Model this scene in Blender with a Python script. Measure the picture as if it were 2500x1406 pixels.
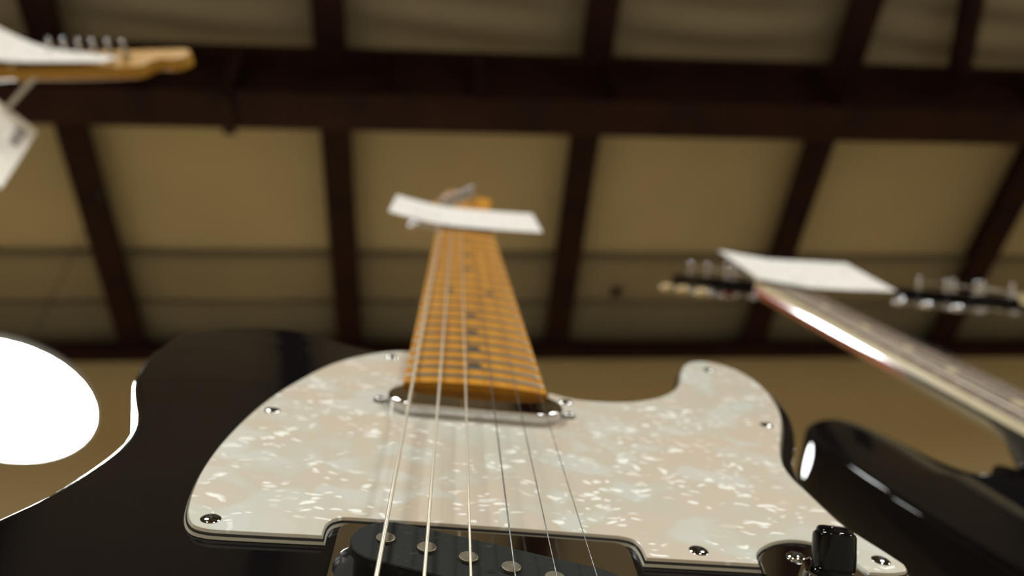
import bpy, bmesh, math, random
from mathutils import Vector, Matrix
from mathutils.geometry import tessellate_polygon
import numpy as np

random.seed(7)
for o in list(bpy.data.objects):
    bpy.data.objects.remove(o, do_unlink=True)
scene = bpy.context.scene
COL = scene.collection

# ------------------------------------------------------------------ camera
CAM = Vector((0.0, 0.0, 0.40))
RIGHT = Vector((0.994509, -0.069953, -0.077835))
UP = Vector((-0.003193, -0.763703, 0.645560))
FWD = Vector((0.104602, 0.641767, 0.759733))
F_PX = 2156.9
cd = bpy.data.cameras.new('camera')
cd.sensor_width = 36.0
cd.lens = F_PX * 36.0 / 2500.0
cd.clip_start = 0.01
cd.clip_end = 100
cd.dof.use_dof = True
cd.dof.focus_distance = 0.218
cd.dof.aperture_fstop = 9.4
cam = bpy.data.objects.new('camera', cd)
COL.objects.link(cam)
cam.matrix_world = Matrix(((RIGHT.x, UP.x, -FWD.x, CAM.x), (RIGHT.y, UP.y, -FWD.y, CAM.y),
                           (RIGHT.z, UP.z, -FWD.z, CAM.z), (0, 0, 0, 1)))
scene.camera = cam

# ------------------------------------------------------------------ world, exposure
w = bpy.data.worlds.new('world')
scene.world = w
w.use_nodes = True
w.node_tree.nodes['Background'].inputs[0].default_value = (0.02, 0.018, 0.015, 1)
w.node_tree.nodes['Background'].inputs[1].default_value = 1.0
vs = scene.view_settings
vs.view_transform = 'Standard'
vs.look = 'None'
vs.gamma = 1.0
vs.use_curve_mapping = False
vs.exposure = 0.0
LAMP_POWER = 66.0            # radiance of a lamp lens
scene.cycles.use_denoising = True
scene.cycles.use_adaptive_sampling = True
scene.cycles.adaptive_threshold = 0.04
scene.cycles.use_light_tree = False
scene.cycles.max_bounces = 6
scene.cycles.diffuse_bounces = 3
scene.cycles.glossy_bounces = 4
scene.cycles.transmission_bounces = 2
scene.cycles.caustics_reflective = False
scene.cycles.caustics_refractive = False

# ------------------------------------------------------------------ materials
def mat(name, col=(.5, .5, .5), rough=.5, metal=0.0, coat=0.0, spec=.5, noise=None, bump=None, emit=None, coat_rough=.03):
    m = bpy.data.materials.new(name)
    m.use_nodes = True
    nt = m.node_tree
    b = nt.nodes['Principled BSDF']
    b.inputs['Base Color'].default_value = (*col, 1)
    b.inputs['Roughness'].default_value = rough
    b.inputs['Metallic'].default_value = metal
    b.inputs['Coat Weight'].default_value = coat
    b.inputs['Coat Roughness'].default_value = coat_rough
    b.inputs['Specular IOR Level'].default_value = spec
    tc = nt.nodes.new('ShaderNodeTexCoord')
    def noise_node(scale, stretch=(1, 1, 1), detail=4):
        mp = nt.nodes.new('ShaderNodeMapping')
        mp.inputs['Scale'].default_value = stretch
        nt.links.new(tc.outputs['Object'], mp.inputs[0])
        n = nt.nodes.new('ShaderNodeTexNoise')
        n.inputs['Scale'].default_value = scale
        n.inputs['Detail'].default_value = detail
        nt.links.new(mp.outputs[0], n.inputs['Vector'])
        return n
    if noise:
        scale, stretch, c2, lo, hi = noise
        n = noise_node(scale, stretch)
        r = nt.nodes.new('ShaderNodeMapRange')
        r.inputs[1].default_value = lo
        r.inputs[2].default_value = hi
        nt.links.new(n.outputs[0], r.inputs[0])
        mx = nt.nodes.new('ShaderNodeMix')
        mx.data_type = 'RGBA'
        mx.inputs[6].default_value = (*col, 1)
        mx.inputs[7].default_value = (*c2, 1)
        nt.links.new(r.outputs[0], mx.inputs[0])
        nt.links.new(mx.outputs[2], b.inputs['Base Color'])
    if bump:
        scale, stretch, strength, dist = bump
        n = noise_node(scale, stretch, 3)
        bp = nt.nodes.new('ShaderNodeBump')
        bp.inputs['Strength'].default_value = strength
        bp.inputs['Distance'].default_value = dist
        nt.links.new(n.outputs[0], bp.inputs['Height'])
        nt.links.new(bp.outputs[0], b.inputs['Normal'])
    if emit:
        b.inputs['Emission Color'].default_value = (*emit[0], 1)
        b.inputs['Emission Strength'].default_value = emit[1]
    return m

M = {}
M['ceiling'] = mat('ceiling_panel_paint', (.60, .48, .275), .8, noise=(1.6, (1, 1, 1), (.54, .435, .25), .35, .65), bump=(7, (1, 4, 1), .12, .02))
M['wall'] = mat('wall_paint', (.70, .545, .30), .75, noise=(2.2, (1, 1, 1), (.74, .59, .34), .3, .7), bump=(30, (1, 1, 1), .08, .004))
M['eave'] = mat('shaded_eave_sheet', (.36, .295, .18), .8, noise=(1.6, (1, 1, 1), (.31, .255, .16), .35, .65), bump=(7, (1, 4, 1), .12, .02))  # ceiling colour darkened: shade towards the eave is painted in
M['eave2'] = mat('deep_shaded_eave_sheet', (.26, .222, .145), .8, noise=(1.6, (1, 1, 1), (.22, .19, .125), .35, .65), bump=(7, (1, 4, 1), .12, .02))  # darker again, painted shade for the row against the wall
M['blanket'] = mat('dimmed_insulation_blanket', (.38, .315, .205), .75, noise=(1.6, (1, 1, 1), (.33, .275, .18), .35, .65), bump=(7, (1, 4, 1), .12, .02))  # insulation, its colour darkened to paint in the dimness of the overhead bays
M['steel'] = mat('red_oxide_steel', (.031, .0095, .0064), .7, spec=.2, noise=(6, (1, 1, 1), (.015, .0048, .0034), .35, .7), bump=(40, (1, 1, 1), .1, .002))
M['floor'] = mat('concrete_floor', (.36, .31, .25), .6, noise=(3, (1, 1, 1), (.42, .37, .30), .3, .7), bump=(50, (1, 1, 1), .1, .002))
M['black'] = mat('black_gloss_lacquer', (.004, .0038, .0048), .022, spec=.26, noise=(8, (1, 1, 1), (.006, .005, .0055), .3, .7))
M['maple'] = mat('amber_maple', (.60, .262, .020), .42, spec=.3, noise=(40, (6, .35, 6), (.50, .20, .015), .35, .7))
M['maple_pale'] = mat('pale_maple', (.48, .255, .040), .5, spec=.2, noise=(40, (6, .35, 6), (.41, .205, .028), .35, .7))
M['rosewood'] = mat('rosewood', (.17, .095, .055), .5, noise=(60, (8, .4, 6), (.09, .045, .025), .35, .7))
M['chrome'] = mat('chrome', (.56, .555, .56), .05, 1.0, noise=(30, (1, 1, 1), (.55, .53, .51), .3, .7))
M['plate'] = mat('dark_chrome_plate', (.60, .585, .59), .07, 1.0, noise=(90, (1, 1, 1), (.56, .545, .55), .3, .7))
M['screw'] = mat('nickel_screw', (.34, .33, .32), .08, 1.0, noise=(90, (1, 1, 1), (.30, .29, .28), .3, .7))
M['nickel'] = mat('fret_nickel', (.30, .265, .20), .36, 1.0, noise=(50, (1, 1, 1), (.26, .23, .18), .3, .7))
M['wound'] = mat('wound_string_nickel', (.66, .585, .465), .42, .74, bump=(900, (.15, 3, .15), .35, .0004))
M['plain'] = mat('plain_string_steel', (.11, .105, .10), .4, 1.0, noise=(300, (1, 1, 1), (.28, .27, .26), .3, .7))
M['pole'] = mat('pole_piece_alnico', (.34, .30, .22), .42, 1.0, noise=(500, (1, 1, 1), (.24, .21, .15), .35, .7))
M['bobbin'] = mat('black_bobbin_fibre', (.0095, .010, .0085), .6, spec=.2, noise=(500, (1, 1, 1), (.045, .047, .040), .62, .8))
M['plastic'] = mat('black_plastic', (.003, .003, .0042), .06, spec=.22, noise=(50, (1, 1, 1), (.008, .008, .01), .3, .7))
M['inlay'] = mat('dark_inlay', (.035, .033, .03), .4, noise=(200, (1, 1, 1), (.05, .045, .04), .3, .7))
M['bone'] = mat('cream_plastic', (.72, .60, .36), .3, coat=.4, noise=(60, (1, 1, 1), (.66, .53, .30), .3, .7))
M['button'] = mat('cream_tuner_button', (.62, .47, .22), .25, coat=.5, noise=(90, (1, 1, 1), (.55, .38, .15), .3, .7))
M['ply_white'] = mat('white_ply', (.55, .53, .44), .4, noise=(60, (1, 1, 1), (.50, .48, .40), .3, .7))
M['ply_black'] = mat('black_ply', (.006, .006, .006), .35, noise=(60, (1, 1, 1), (.010, .009, .009), .3, .7))
M['slot'] = mat('dark_screw_recess', (.03, .028, .025), .4, .6, noise=(600, (1, 1, 1), (.02, .02, .02), .3, .7))
M['shade'] = mat('white_enamel_shade', (.55, .55, .54), .4, noise=(12, (1, 1, 1), (.50, .50, .49), .3, .7))
M['cord'] = mat('dark_cord', (.02, .02, .02), .6, noise=(60, (1, 1, 1), (.03, .03, .03), .3, .7))
M['thread'] = mat('white_cotton_thread', (.62, .58, .50), .8, noise=(400, (1, 1, 1), (.52, .48, .40), .3, .7))
M['lens'] = mat('lamp_lens', (.9, .9, .9), .5, emit=((.96, 1.0, .98), LAMP_POWER))
M['stand'] = mat('black_powder_coat', (.015, .015, .015), .45, noise=(80, (1, 1, 1), (.02, .02, .02), .3, .7))
M['foam'] = mat('black_foam', (.02, .02, .02), .9, noise=(200, (1, 1, 1), (.03, .03, .03), .3, .7))
M['plinth'] = mat('plywood_plinth', (.30, .20, .11), .6, noise=(30, (.3, 6, 6), (.24, .15, .08), .3, .7))

def pearl_material():
    m = bpy.data.materials.new('white_pearloid')
    m.use_nodes = True
    nt = m.node_tree
    N, L = nt.nodes, nt.links
    b = N['Principled BSDF']
    b.inputs['Roughness'].default_value = .30
    b.inputs['Coat Weight'].default_value = .35
    b.inputs['Coat Roughness'].default_value = .06
    tc = N.new('ShaderNodeTexCoord')
    # warped coordinates
    nz = N.new('ShaderNodeTexNoise')
    nz.inputs['Scale'].default_value = 70
    nz.inputs['Detail'].default_value = 2
    L.new(tc.outputs['Object'], nz.inputs['Vector'])
    sub = N.new('ShaderNodeVectorMath'); sub.operation = 'SUBTRACT'
    sub.inputs[1].default_value = (.5, .5, .5)
    L.new(nz.outputs['Color'], sub.inputs[0])
    scl = N.new('ShaderNodeVectorMath'); scl.operation = 'SCALE'
    scl.inputs['Scale'].default_value = .014
    L.new(sub.outputs[0], scl.inputs[0])
    add = N.new('ShaderNodeVectorMath'); add.operation = 'ADD'
    L.new(tc.outputs['Object'], add.inputs[0]); L.new(scl.outputs[0], add.inputs[1])
    flat = N.new('ShaderNodeMapping'); flat.inputs['Scale'].default_value = (.8, 1.0, 0.0)
    L.new(add.outputs[0], flat.inputs[0])
    # big soft cells: warm pink, grey green, cool grey
    v1 = N.new('ShaderNodeTexVoronoi'); v1.feature = 'SMOOTH_F1'
    v1.inputs['Scale'].default_value = 95
    v1.inputs['Smoothness'].default_value = .55
    L.new(flat.outputs[0], v1.inputs['Vector'])
    sep = N.new('ShaderNodeSeparateColor'); L.new(v1.outputs['Color'], sep.inputs[0])
    r1 = N.new('ShaderNodeValToRGB')
    r1.color_ramp.interpolation = 'LINEAR'
    e = r1.color_ramp.elements
    e[0].position = .15; e[0].color = (.640, .548, .468, 1)
    e[1].position = .85; e[1].color = (.650, .635, .605, 1)
    x = e.new(.40); x.color = (.615, .555, .472, 1)
    x = e.new(.60); x.color = (.620, .592, .520, 1)
    L.new(sep.outputs[0], r1.inputs[0])
    # broad tone drift between pinker and greener areas
    nb = N.new('ShaderNodeTexNoise'); nb.inputs['Scale'].default_value = 11; nb.inputs['Detail'].default_value = 2
    L.new(tc.outputs['Object'], nb.inputs['Vector'])
    r2 = N.new('ShaderNodeValToRGB')
    e = r2.color_ramp.elements
    e[0].position = .35; e[0].color = (1.03, .985, .925, 1)
    e[1].position = .65; e[1].color = (.97, 1.0, .97, 1)
    L.new(nb.outputs[0], r2.inputs[0])
    mul = N.new('ShaderNodeMix'); mul.data_type = 'RGBA'; mul.blend_type = 'MULTIPLY'; mul.inputs[0].default_value = 1
    L.new(r1.outputs[0], mul.inputs[6]); L.new(r2.outputs[0], mul.inputs[7])
    # bright slivers of shell: small elongated cells, some of them only
    def slivers(scale, rot, stretch, thr, seed):
        mp = N.new('ShaderNodeMapping')
        mp.inputs['Scale'].default_value = stretch
        mp.inputs['Rotation'].default_value = (0, 0, rot)
        mp.inputs['Location'].default_value = (seed, seed * .7, 0)
        L.new(add.outputs[0], mp.inputs[0])
        v = N.new('ShaderNodeTexVoronoi'); v.feature = 'F1'
        v.voronoi_dimensions = '2D'
        v.inputs['Scale'].default_value = scale
        L.new(mp.outputs[0], v.inputs['Vector'])
        s = N.new('ShaderNodeSeparateColor'); L.new(v.outputs['Color'], s.inputs[0])
        g = N.new('ShaderNodeMath'); g.operation = 'GREATER_THAN'; g.inputs[1].default_value = thr
        L.new(s.outputs[0], g.inputs[0])
        d = N.new('ShaderNodeMapRange')
        d.inputs[1].default_value = .22; d.inputs[2].default_value = .40
        d.inputs[3].default_value = 1; d.inputs[4].default_value = 0
        L.new(v.outputs['Distance'], d.inputs[0])
        k = N.new('ShaderNodeMath'); k.operation = 'MULTIPLY'
        L.new(g.outputs[0], k.inputs[0]); L.new(d.outputs[0], k.inputs[1])
        k2 = N.new('ShaderNodeMath'); k2.operation = 'MULTIPLY'
        L.new(k.outputs[0], k2.inputs[0]); L.new(s.outputs[1], k2.inputs[1])
        return k2.outputs[0]
    a = slivers(125, .25, (1, 2.2, 0), .86, .3)
    c = slivers(200, -.6, (1, 2.6, 0), .86, 1.7)
    dd = slivers(300, 1.1, (1, 2.2, 0), .87, 2.9)
    mx1 = N.new('ShaderNodeMath'); mx1.operation = 'MAXIMUM'; L.new(a, mx1.inputs[0]); L.new(c, mx1.inputs[1])
    mx2 = N.new('ShaderNodeMath'); mx2.operation = 'MAXIMUM'; L.new(mx1.outputs[0], mx2.inputs[0]); L.new(dd, mx2.inputs[1])
    # slivers come in drifts
    nm = N.new('ShaderNodeTexNoise'); nm.inputs['Scale'].default_value = 42; nm.inputs['Detail'].default_value = 1
    L.new(tc.outputs['Object'], nm.inputs['Vector'])
    mr = N.new('ShaderNodeMapRange'); mr.inputs[1].default_value = .40; mr.inputs[2].default_value = .58
    L.new(nm.outputs[0], mr.inputs[0])
    k3 = N.new('ShaderNodeMath'); k3.operation = 'MULTIPLY'; L.new(mx2.outputs[0], k3.inputs[0]); L.new(mr.outputs[0], k3.inputs[1])
    k4 = N.new('ShaderNodeMath'); k4.operation = 'MULTIPLY'; k4.inputs[1].default_value = 2.6; k4.use_clamp = True
    L.new(k3.outputs[0], k4.inputs[0])
    fin = N.new('ShaderNodeMix'); fin.data_type = 'RGBA'
    fin.inputs[7].default_value = (1.0, .985, .93, 1)
    L.new(k4.outputs[0], fin.inputs[0]); L.new(mul.outputs[2], fin.inputs[6])
    L.new(fin.outputs[2], b.inputs['Base Color'])
    return m
M['pearl'] = pearl_material()

def card_material(name, scale, amount):
    m = mat(name, (.80, .76, .72), .7)
    nt = m.node_tree; N, L = nt.nodes, nt.links
    b = N['Principled BSDF']
    tc = N.new('ShaderNodeTexCoord')
    br = N.new('ShaderNodeTexBrick')
    br.inputs['Scale'].default_value = scale
    br.inputs['Mortar Size'].default_value = .034
    br.inputs['Brick Width'].default_value = .55
    br.inputs['Row Height'].default_value = .16
    br.inputs['Color1'].default_value = (1, 1, 1, 1); br.inputs['Color2'].default_value = (.0, .0, .0, 1); br.inputs['Mortar'].default_value = (1, 1, 1, 1)
    L.new(tc.outputs['Object'], br.inputs['Vector'])
    nz = N.new('ShaderNodeTexNoise'); nz.inputs['Scale'].default_value = scale * 5; nz.inputs['Detail'].default_value = 1
    L.new(tc.outputs['Object'], nz.inputs['Vector'])
    mr = N.new('ShaderNodeMapRange'); mr.inputs[1].default_value = .5; mr.inputs[2].default_value = .56
    L.new(nz.outputs[0], mr.inputs[0])
    inv = N.new('ShaderNodeMath'); inv.operation = 'SUBTRACT'; inv.inputs[0].default_value = 1; L.new(br.outputs[0], inv.inputs[1])
    k = N.new('ShaderNodeMath'); k.operation = 'MULTIPLY'; L.new(inv.outputs[0], k.inputs[0]); L.new(mr.outputs[0], k.inputs[1])
    k2 = N.new('ShaderNodeMath'); k2.operation = 'MULTIPLY'; k2.inputs[1].default_value = amount; L.new(k.outputs[0], k2.inputs[0])
    mx = N.new('ShaderNodeMix'); mx.data_type = 'RGBA'
    mx.inputs[6].default_value = (.80, .76, .72, 1); mx.inputs[7].default_value = (.05, .05, .06, 1)
    L.new(k2.outputs[0], mx.inputs[0]); L.new(mx.outputs[2], b.inputs['Base Color'])
    return m
M['card'] = card_material('printed_white_card', 30, .45)
M['tag'] = mat('white_hang_tag_card', (.88, .82, .75), .6, noise=(45, (1, 1, 1), (.68, .62, .55), .3, .7))
M['ink'] = mat('grey_print', (.16, .14, .12), .6, noise=(300, (1, 1, 1), (.36, .32, .28), .4, .7))

def neck_fade_material():
    # glossy neck colour: red towards the headstock, black towards the body
    m = mat('red_to_black_gloss', (.3, .02, .01), .12, coat=1.0, coat_rough=.05)
    nt = m.node_tree; N, L = nt.nodes, nt.links
    tc = N.new('ShaderNodeTexCoord'); s = N.new('ShaderNodeSeparateXYZ'); L.new(tc.outputs['Object'], s.inputs[0])
    r = N.new('ShaderNodeMapRange'); r.inputs[1].default_value = .405; r.inputs[2].default_value = .44
    L.new(s.outputs[1], r.inputs[0])
    mx = N.new('ShaderNodeMix'); mx.data_type = 'RGBA'
    mx.inputs[6].default_value = (.012, .012, .013, 1); mx.inputs[7].default_value = (.36, .018, .008, 1)
    L.new(r.outputs[0], mx.inputs[0]); L.new(mx.outputs[2], N['Principled BSDF'].inputs['Base Color'])
    return m
M['neck_fade'] = neck_fade_material()

# ------------------------------------------------------------------ mesh helpers (guitar shapes are given in millimetres)
MM = 0.001

def finish(bm, name, material, parent=None, smooth=30, scale=1.0):
    if scale != 1.0:
        bmesh.ops.scale(bm, vec=(scale,) * 3, verts=bm.verts)
    bmesh.ops.recalc_face_normals(bm, faces=bm.faces)
    me = bpy.data.meshes.new(name)
    bm.to_mesh(me)
    bm.free()
    if smooth:
        for p in me.polygons:
            p.use_smooth = True
        me.set_sharp_from_angle(angle=math.radians(smooth))
    me.materials.append(material)
    o = bpy.data.objects.new(name, me)
    COL.objects.link(o)
    if parent is not None:
        o.parent = parent
    return o

def tag(o, label=None, cat=None, group=None, kind=None):
    if label: o['label'] = label
    if cat: o['category'] = cat
    if group: o['group'] = group
    if kind: o['kind'] = kind
    return o

def empty(name, mw):
    o = bpy.data.objects.new(name, None)
    o.empty_display_size = .05
    COL.objects.link(o)
    o.matrix_world = mw
    return o

def catmull(pts, closed=False, step=2.0):
    P = [Vector((*p, 0)) if len(p) == 2 else Vector(p) for p in pts]
    n = len(P)
    out = []
    for i in range(n if closed else n - 1):
        p1, p2 = P[i], P[(i + 1) % n]
        p0 = P[i - 1] if (closed or i > 0) else p1 * 2 - p2
        p3 = P[(i + 2) % n] if (closed or i + 2 < n) else p2 * 2 - p1
        k = max(1, int((p2 - p1).length / step))
        for j in range(k):
            t = j / k
            out.append(.5 * ((2 * p1) + (p2 - p0) * t + (2 * p0 - 5 * p1 + 4 * p2 - p3) * t * t + (3 * p1 - p0 - 3 * p2 + p3) * t ** 3))
    if not closed:
        out.append(P[-1])
    return out

def runs(*rs, step=2.0):
    # closed outline from smooth runs that meet in corners
    out = []
    for r in rs:
        c = catmull(r, False, step)
        if out and (out[-1] - c[0]).length < .05:
            c = c[1:]
        out += c
    if (out[0] - out[-1]).length < .05:
        out.pop()
    return out

def offset(out, d):
    # outward offset of a closed outline
    n = len(out)
    area = sum(out[i].x * out[(i + 1) % n].y - out[(i + 1) % n].x * out[i].y for i in range(n))
    s = 1 if area > 0 else -1
    res = []
    for i in range(n):
        a, b, c = out[i - 1], out[i], out[(i + 1) % n]
        e1, e2 = (b - a).normalized(), (c - b).normalized()
        n1, n2 = Vector((e1.y, -e1.x, 0)) * s, Vector((e2.y, -e2.x, 0)) * s
        m = (n1 + n2)
        m = m / max(.35, (1 + n1.dot(n2)))
        res.append(b + m * d)
    return res

def loft_slab(outline, levels):
    # levels: (z, outward offset) from top to bottom; capped both ends
    bm = bmesh.new()
    rings = []
    for z, d in levels:
        o = offset(outline, d) if abs(d) > 1e-6 else outline
        rings.append([bm.verts.new((p.x, p.y, z)) for p in o])
    n = len(outline)
    for a, b in zip(rings, rings[1:]):
        for i in range(n):
            j = (i + 1) % n
            bm.faces.new((a[i], a[j], b[j], b[i]))
    for ring in (rings[0], rings[-1]):
        for t in tessellate_polygon([[Vector((v.co.x, v.co.y, 0)) for v in ring]]):
            try:
                bm.faces.new([ring[i] for i in t])
            except ValueError:
                pass
    return bm

def round_levels(z0, z1, r, k=5, r2=None):
    r2 = r if r2 is None else r2
    L = []
    for i in range(k + 1):
        a = math.pi / 2 * i / k
        L.append((z0 - r * (1 - math.cos(a)), -r * (1 - math.sin(a))))
    for i in range(k + 1):
        a = math.pi / 2 * i / k
        L.append((z1 + r2 * (1 - math.sin(a)), -r2 * (1 - math.cos(a))))
    return L

def lathe(profile, seg=24, M4=None, bm=None, flute=None):
    # profile: (radius, z)
    bm = bm or bmesh.new()
    M4 = M4 or Matrix.Identity(4)
    rings = []
    for r, z in profile:
        if r < 1e-6:
            rings.append([bm.verts.new(M4 @ Vector((0, 0, z)))])
        else:
            ring = []
            for i in range(seg):
                a = 2 * math.pi * i / seg
                rr = r * (1 - (flute if (flute and i % 2) else 0))
                ring.append(bm.verts.new(M4 @ Vector((rr * math.cos(a), rr * math.sin(a), z))))
            rings.append(ring)
    for a, b in zip(rings, rings[1:]):
        for i in range(seg):
            j = (i + 1) % seg
            if len(a) == 1 and len(b) == 1: continue
            if len(a) == 1: bm.faces.new((a[0], b[i], b[j]))
            elif len(b) == 1: bm.faces.new((a[i], a[j], b[0]))
            else: bm.faces.new((a[i], a[j], b[j], b[i]))
    return bm

def tube(pts, radius, seg=8, bm=None):
    bm = bm or bmesh.new()
    P = [Vector(p) for p in pts]
    rings = []
    ref = Vector((0, 0, 1))
    for i, p in enumerate(P):
        t = (P[min(i + 1, len(P) - 1)] - P[max(i - 1, 0)]).normalized()
        rf = ref if abs(t.dot(ref)) < .95 else Vector((1, 0, 0))
        u = t.cross(rf).normalized(); v = u.cross(t)
        r = radius[i] if isinstance(radius, (list, tuple)) else radius
        rings.append([bm.verts.new(p + (u * math.cos(2 * math.pi * k / seg) + v * math.sin(2 * math.pi * k / seg)) * r) for k in range(seg)])
    for a, b in zip(rings, rings[1:]):
        for i in range(seg):
            j = (i + 1) % seg
            bm.faces.new((a[i], a[j], b[j], b[i]))
    bm.faces.new(rings[0][::-1]); bm.faces.new(rings[-1])
    return bm

def box(bm, lo, hi, M4=None):
    M4 = M4 or Matrix.Identity(4)
    v = [bm.verts.new(M4 @ Vector((x, y, z))) for x in (lo[0], hi[0]) for y in (lo[1], hi[1]) for z in (lo[2], hi[2])]
    for f in ((0, 1, 3, 2), (4, 6, 7, 5), (0, 4, 5, 1), (2, 3, 7, 6), (0, 2, 6, 4), (1, 5, 7, 3)):
        bm.faces.new([v[i] for i in f])
    return bm

def sheet(fn, nu, nv, thick):
    # curved sheet with thickness: fn(u, v) -> point; thick in the same units
    bm = bmesh.new()
    top, bot = [], []
    eps = 1e-3
    for i in range(nu + 1):
        a, b = [], []
        for j in range(nv + 1):
            u, v = i / nu, j / nv
            p = Vector(fn(u, v))
            du = Vector(fn(min(u + eps, 1), v)) - Vector(fn(max(u - eps, 0), v))
            dv = Vector(fn(u, min(v + eps, 1))) - Vector(fn(u, max(v - eps, 0)))
            n = du.cross(dv).normalized()
            a.append(bm.verts.new(p + n * thick / 2)); b.append(bm.verts.new(p - n * thick / 2))
        top.append(a); bot.append(b)
    for i in range(nu):
        for j in range(nv):
            bm.faces.new((top[i][j], top[i + 1][j], top[i + 1][j + 1], top[i][j + 1]))
            bm.faces.new((bot[i][j], bot[i][j + 1], bot[i + 1][j + 1], bot[i + 1][j]))
    for i in range(nu):
        bm.faces.new((top[i][0], bot[i][0], bot[i + 1][0], top[i + 1][0]))
        bm.faces.new((top[i][nv], top[i + 1][nv], bot[i + 1][nv], bot[i][nv]))
    for j in range(nv):
        bm.faces.new((top[0][j], top[0][j + 1], bot[0][j + 1], bot[0][j]))
        bm.faces.new((top[nu][j], bot[nu][j], bot[nu][j + 1], top[nu][j + 1]))
    return bm

def T(x, y, z):
    return Matrix.Translation((x, y, z))

def axis_matrix(origin, direction):
    q = Vector((0, 0, 1)).rotation_difference(Vector(direction).normalized())
    return Matrix.Translation(origin) @ q.to_matrix().to_4x4()

# ------------------------------------------------------------------ the building (metres, relative to the camera's foot)
ZC = CAM.z
H = 3.60 + ZC                 # underside of the roof sheets
PB = 3.45 + ZC                # underside of the purlins
X0, X1, Y0, Y1 = -6.2, 6.6, -6.0, 3.39

def plane_box(name, lo, hi, material, kind='structure', parent=None, smooth=0):
    bm = box(bmesh.new(), lo, hi)
    o = finish(bm, name, material, parent, smooth)
    if parent is None:
        tag(o, kind=kind)
    return o

plane_box('floor', (X0, Y0, -.1), (X1, Y1, 0), M['floor'])
plane_box('wall_back', (X0, Y1, 0), (X1, Y1 + .15, H + .05), M['wall'])
plane_box('wall_front', (X0, Y0 - .15, 0), (X1, Y0, H + .05), M['wall'])
plane_box('wall_left', (X0 - .15, Y0, 0), (X0, Y1, H + .05), M['wall'])
plane_box('wall_right', (X1, Y0, 0), (X1 + .15, Y1, H + .05), M['wall'])
ceiling = plane_box('ceiling', (X0, Y0, H + .06), (X1, Y1, H + .16), M['ceiling'])
# eave strut under the far edge of the roof
bm = bmesh.new()
box(bm, (X0, Y1 - .012, PB - .03), (X1, Y1, H))
box(bm, (X0, Y1 - .10, PB - .045), (X1, Y1, PB - .03))
o = finish(bm, 'trim_1', M['steel'], None, 0); tag(o, kind='structure')

PITCH = 1.113
PX = [-1.48 + PITCH * k for k in range(-4, 8)]      # purlin centre lines

# purlins: Z-shaped cold formed sections, one mesh shared by all
def purlin_mesh():
    bm = bmesh.new()
    L0, L1 = Y0, Y1 - .012
    hw = .066
    box(bm, (-.006, L0, PB), (.006, L1, H + .05))
    box(bm, (-hw, L0, PB - .004), (hw, L1, PB + .004))
    box(bm, (-hw, L0, PB + .004), (-hw + .006, L1, PB + .03))
    box(bm, (hw - .006, L0, PB + .004), (hw, L1, PB + .03))
    box(bm, (-hw, L0, H + .042), (hw, L1, H + .05))
    return bm
first = None
for x in PX:
    if first is None:
        first = finish(purlin_mesh(), 'purlin', M['steel'], ceiling, 0); first.location.x = x
    else:
        c = first.copy(); COL.objects.link(c); c.location.x = x
# girders across the purlins
def girder(yc):
    bm = bmesh.new()
    zb = 3.045 + ZC
    hw = .078
    box(bm, (X0, yc - .008, zb + .016), (X1, yc + .008, PB - .016))
    box(bm, (X0, yc - hw, zb), (X1, yc + hw, zb + .016))
    box(bm, (X0, yc - hw, PB - .020), (X1, yc + hw, PB - .004))
    g = finish(bm, 'girder', M['steel'], ceiling, 0)
    first_s = None
    for x in [-4.8 + .93 * k for k in range(11)]:
        if first_s is None:
            bm = box(bmesh.new(), (-.006, yc - hw + .004, zb + .016), (.006, yc - .008, PB - .020))
            first_s = finish(bm, 'stiffener', M['steel'], g, 0); first_s.location.x = x
        else:
            c = first_s.copy(); COL.objects.link(c); c.location.x = x
    return g
g1 = girder(1.70)
for yy in (-.75, -3.2):
    girder(yy)
# clips bolted under the near girder
for (x, dz) in ((-.72, .03), (.235, -.05)):
    bm = bmesh.new()
    z = 3.045 + ZC
    box(bm, (x - .022, 1.62, z - .012 * (1 if dz > 0 else 0)), (x + .022, 1.632, z + .40))
    box(bm, (x - .018, 1.632, z + .05), (x + .018, 1.70, z + .30))
    if dz > 0:
        box(bm, (x - .022, 1.632, z - .028), (x + .022, 1.79, z - .002))
    finish(bm, 'clip', M['steel'], g1, 0)
# diagonal bracing rod beyond the girder, right
bm = tube([(2.19, .7, PB + .06), (2.36, 1.62, PB - .03)], .05, 10)
finish(bm, 'brace', M['steel'], ceiling)

# roof sheets between the purlins, one object each; laps step down towards the eave
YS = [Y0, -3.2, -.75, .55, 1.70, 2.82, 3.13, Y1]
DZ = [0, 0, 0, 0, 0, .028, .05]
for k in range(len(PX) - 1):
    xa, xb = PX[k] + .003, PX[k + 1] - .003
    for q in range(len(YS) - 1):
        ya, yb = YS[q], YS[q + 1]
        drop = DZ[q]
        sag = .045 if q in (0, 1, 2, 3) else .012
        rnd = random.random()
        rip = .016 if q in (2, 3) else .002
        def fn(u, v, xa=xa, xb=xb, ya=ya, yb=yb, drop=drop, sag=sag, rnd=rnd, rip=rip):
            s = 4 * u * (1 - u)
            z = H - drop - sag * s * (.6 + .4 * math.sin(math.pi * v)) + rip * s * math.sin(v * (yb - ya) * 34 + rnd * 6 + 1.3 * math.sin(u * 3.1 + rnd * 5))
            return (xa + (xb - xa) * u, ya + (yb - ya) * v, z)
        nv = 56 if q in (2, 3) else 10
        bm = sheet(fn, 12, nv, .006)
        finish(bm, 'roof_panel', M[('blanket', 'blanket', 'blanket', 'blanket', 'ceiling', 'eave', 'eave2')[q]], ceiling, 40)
        # a lap batten along the lower edge of the two rows by the eave
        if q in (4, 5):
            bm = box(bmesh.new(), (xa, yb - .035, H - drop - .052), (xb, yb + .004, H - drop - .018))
            finish(bm, 'lap_batten', M['eave2'], ceiling, 0)
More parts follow.
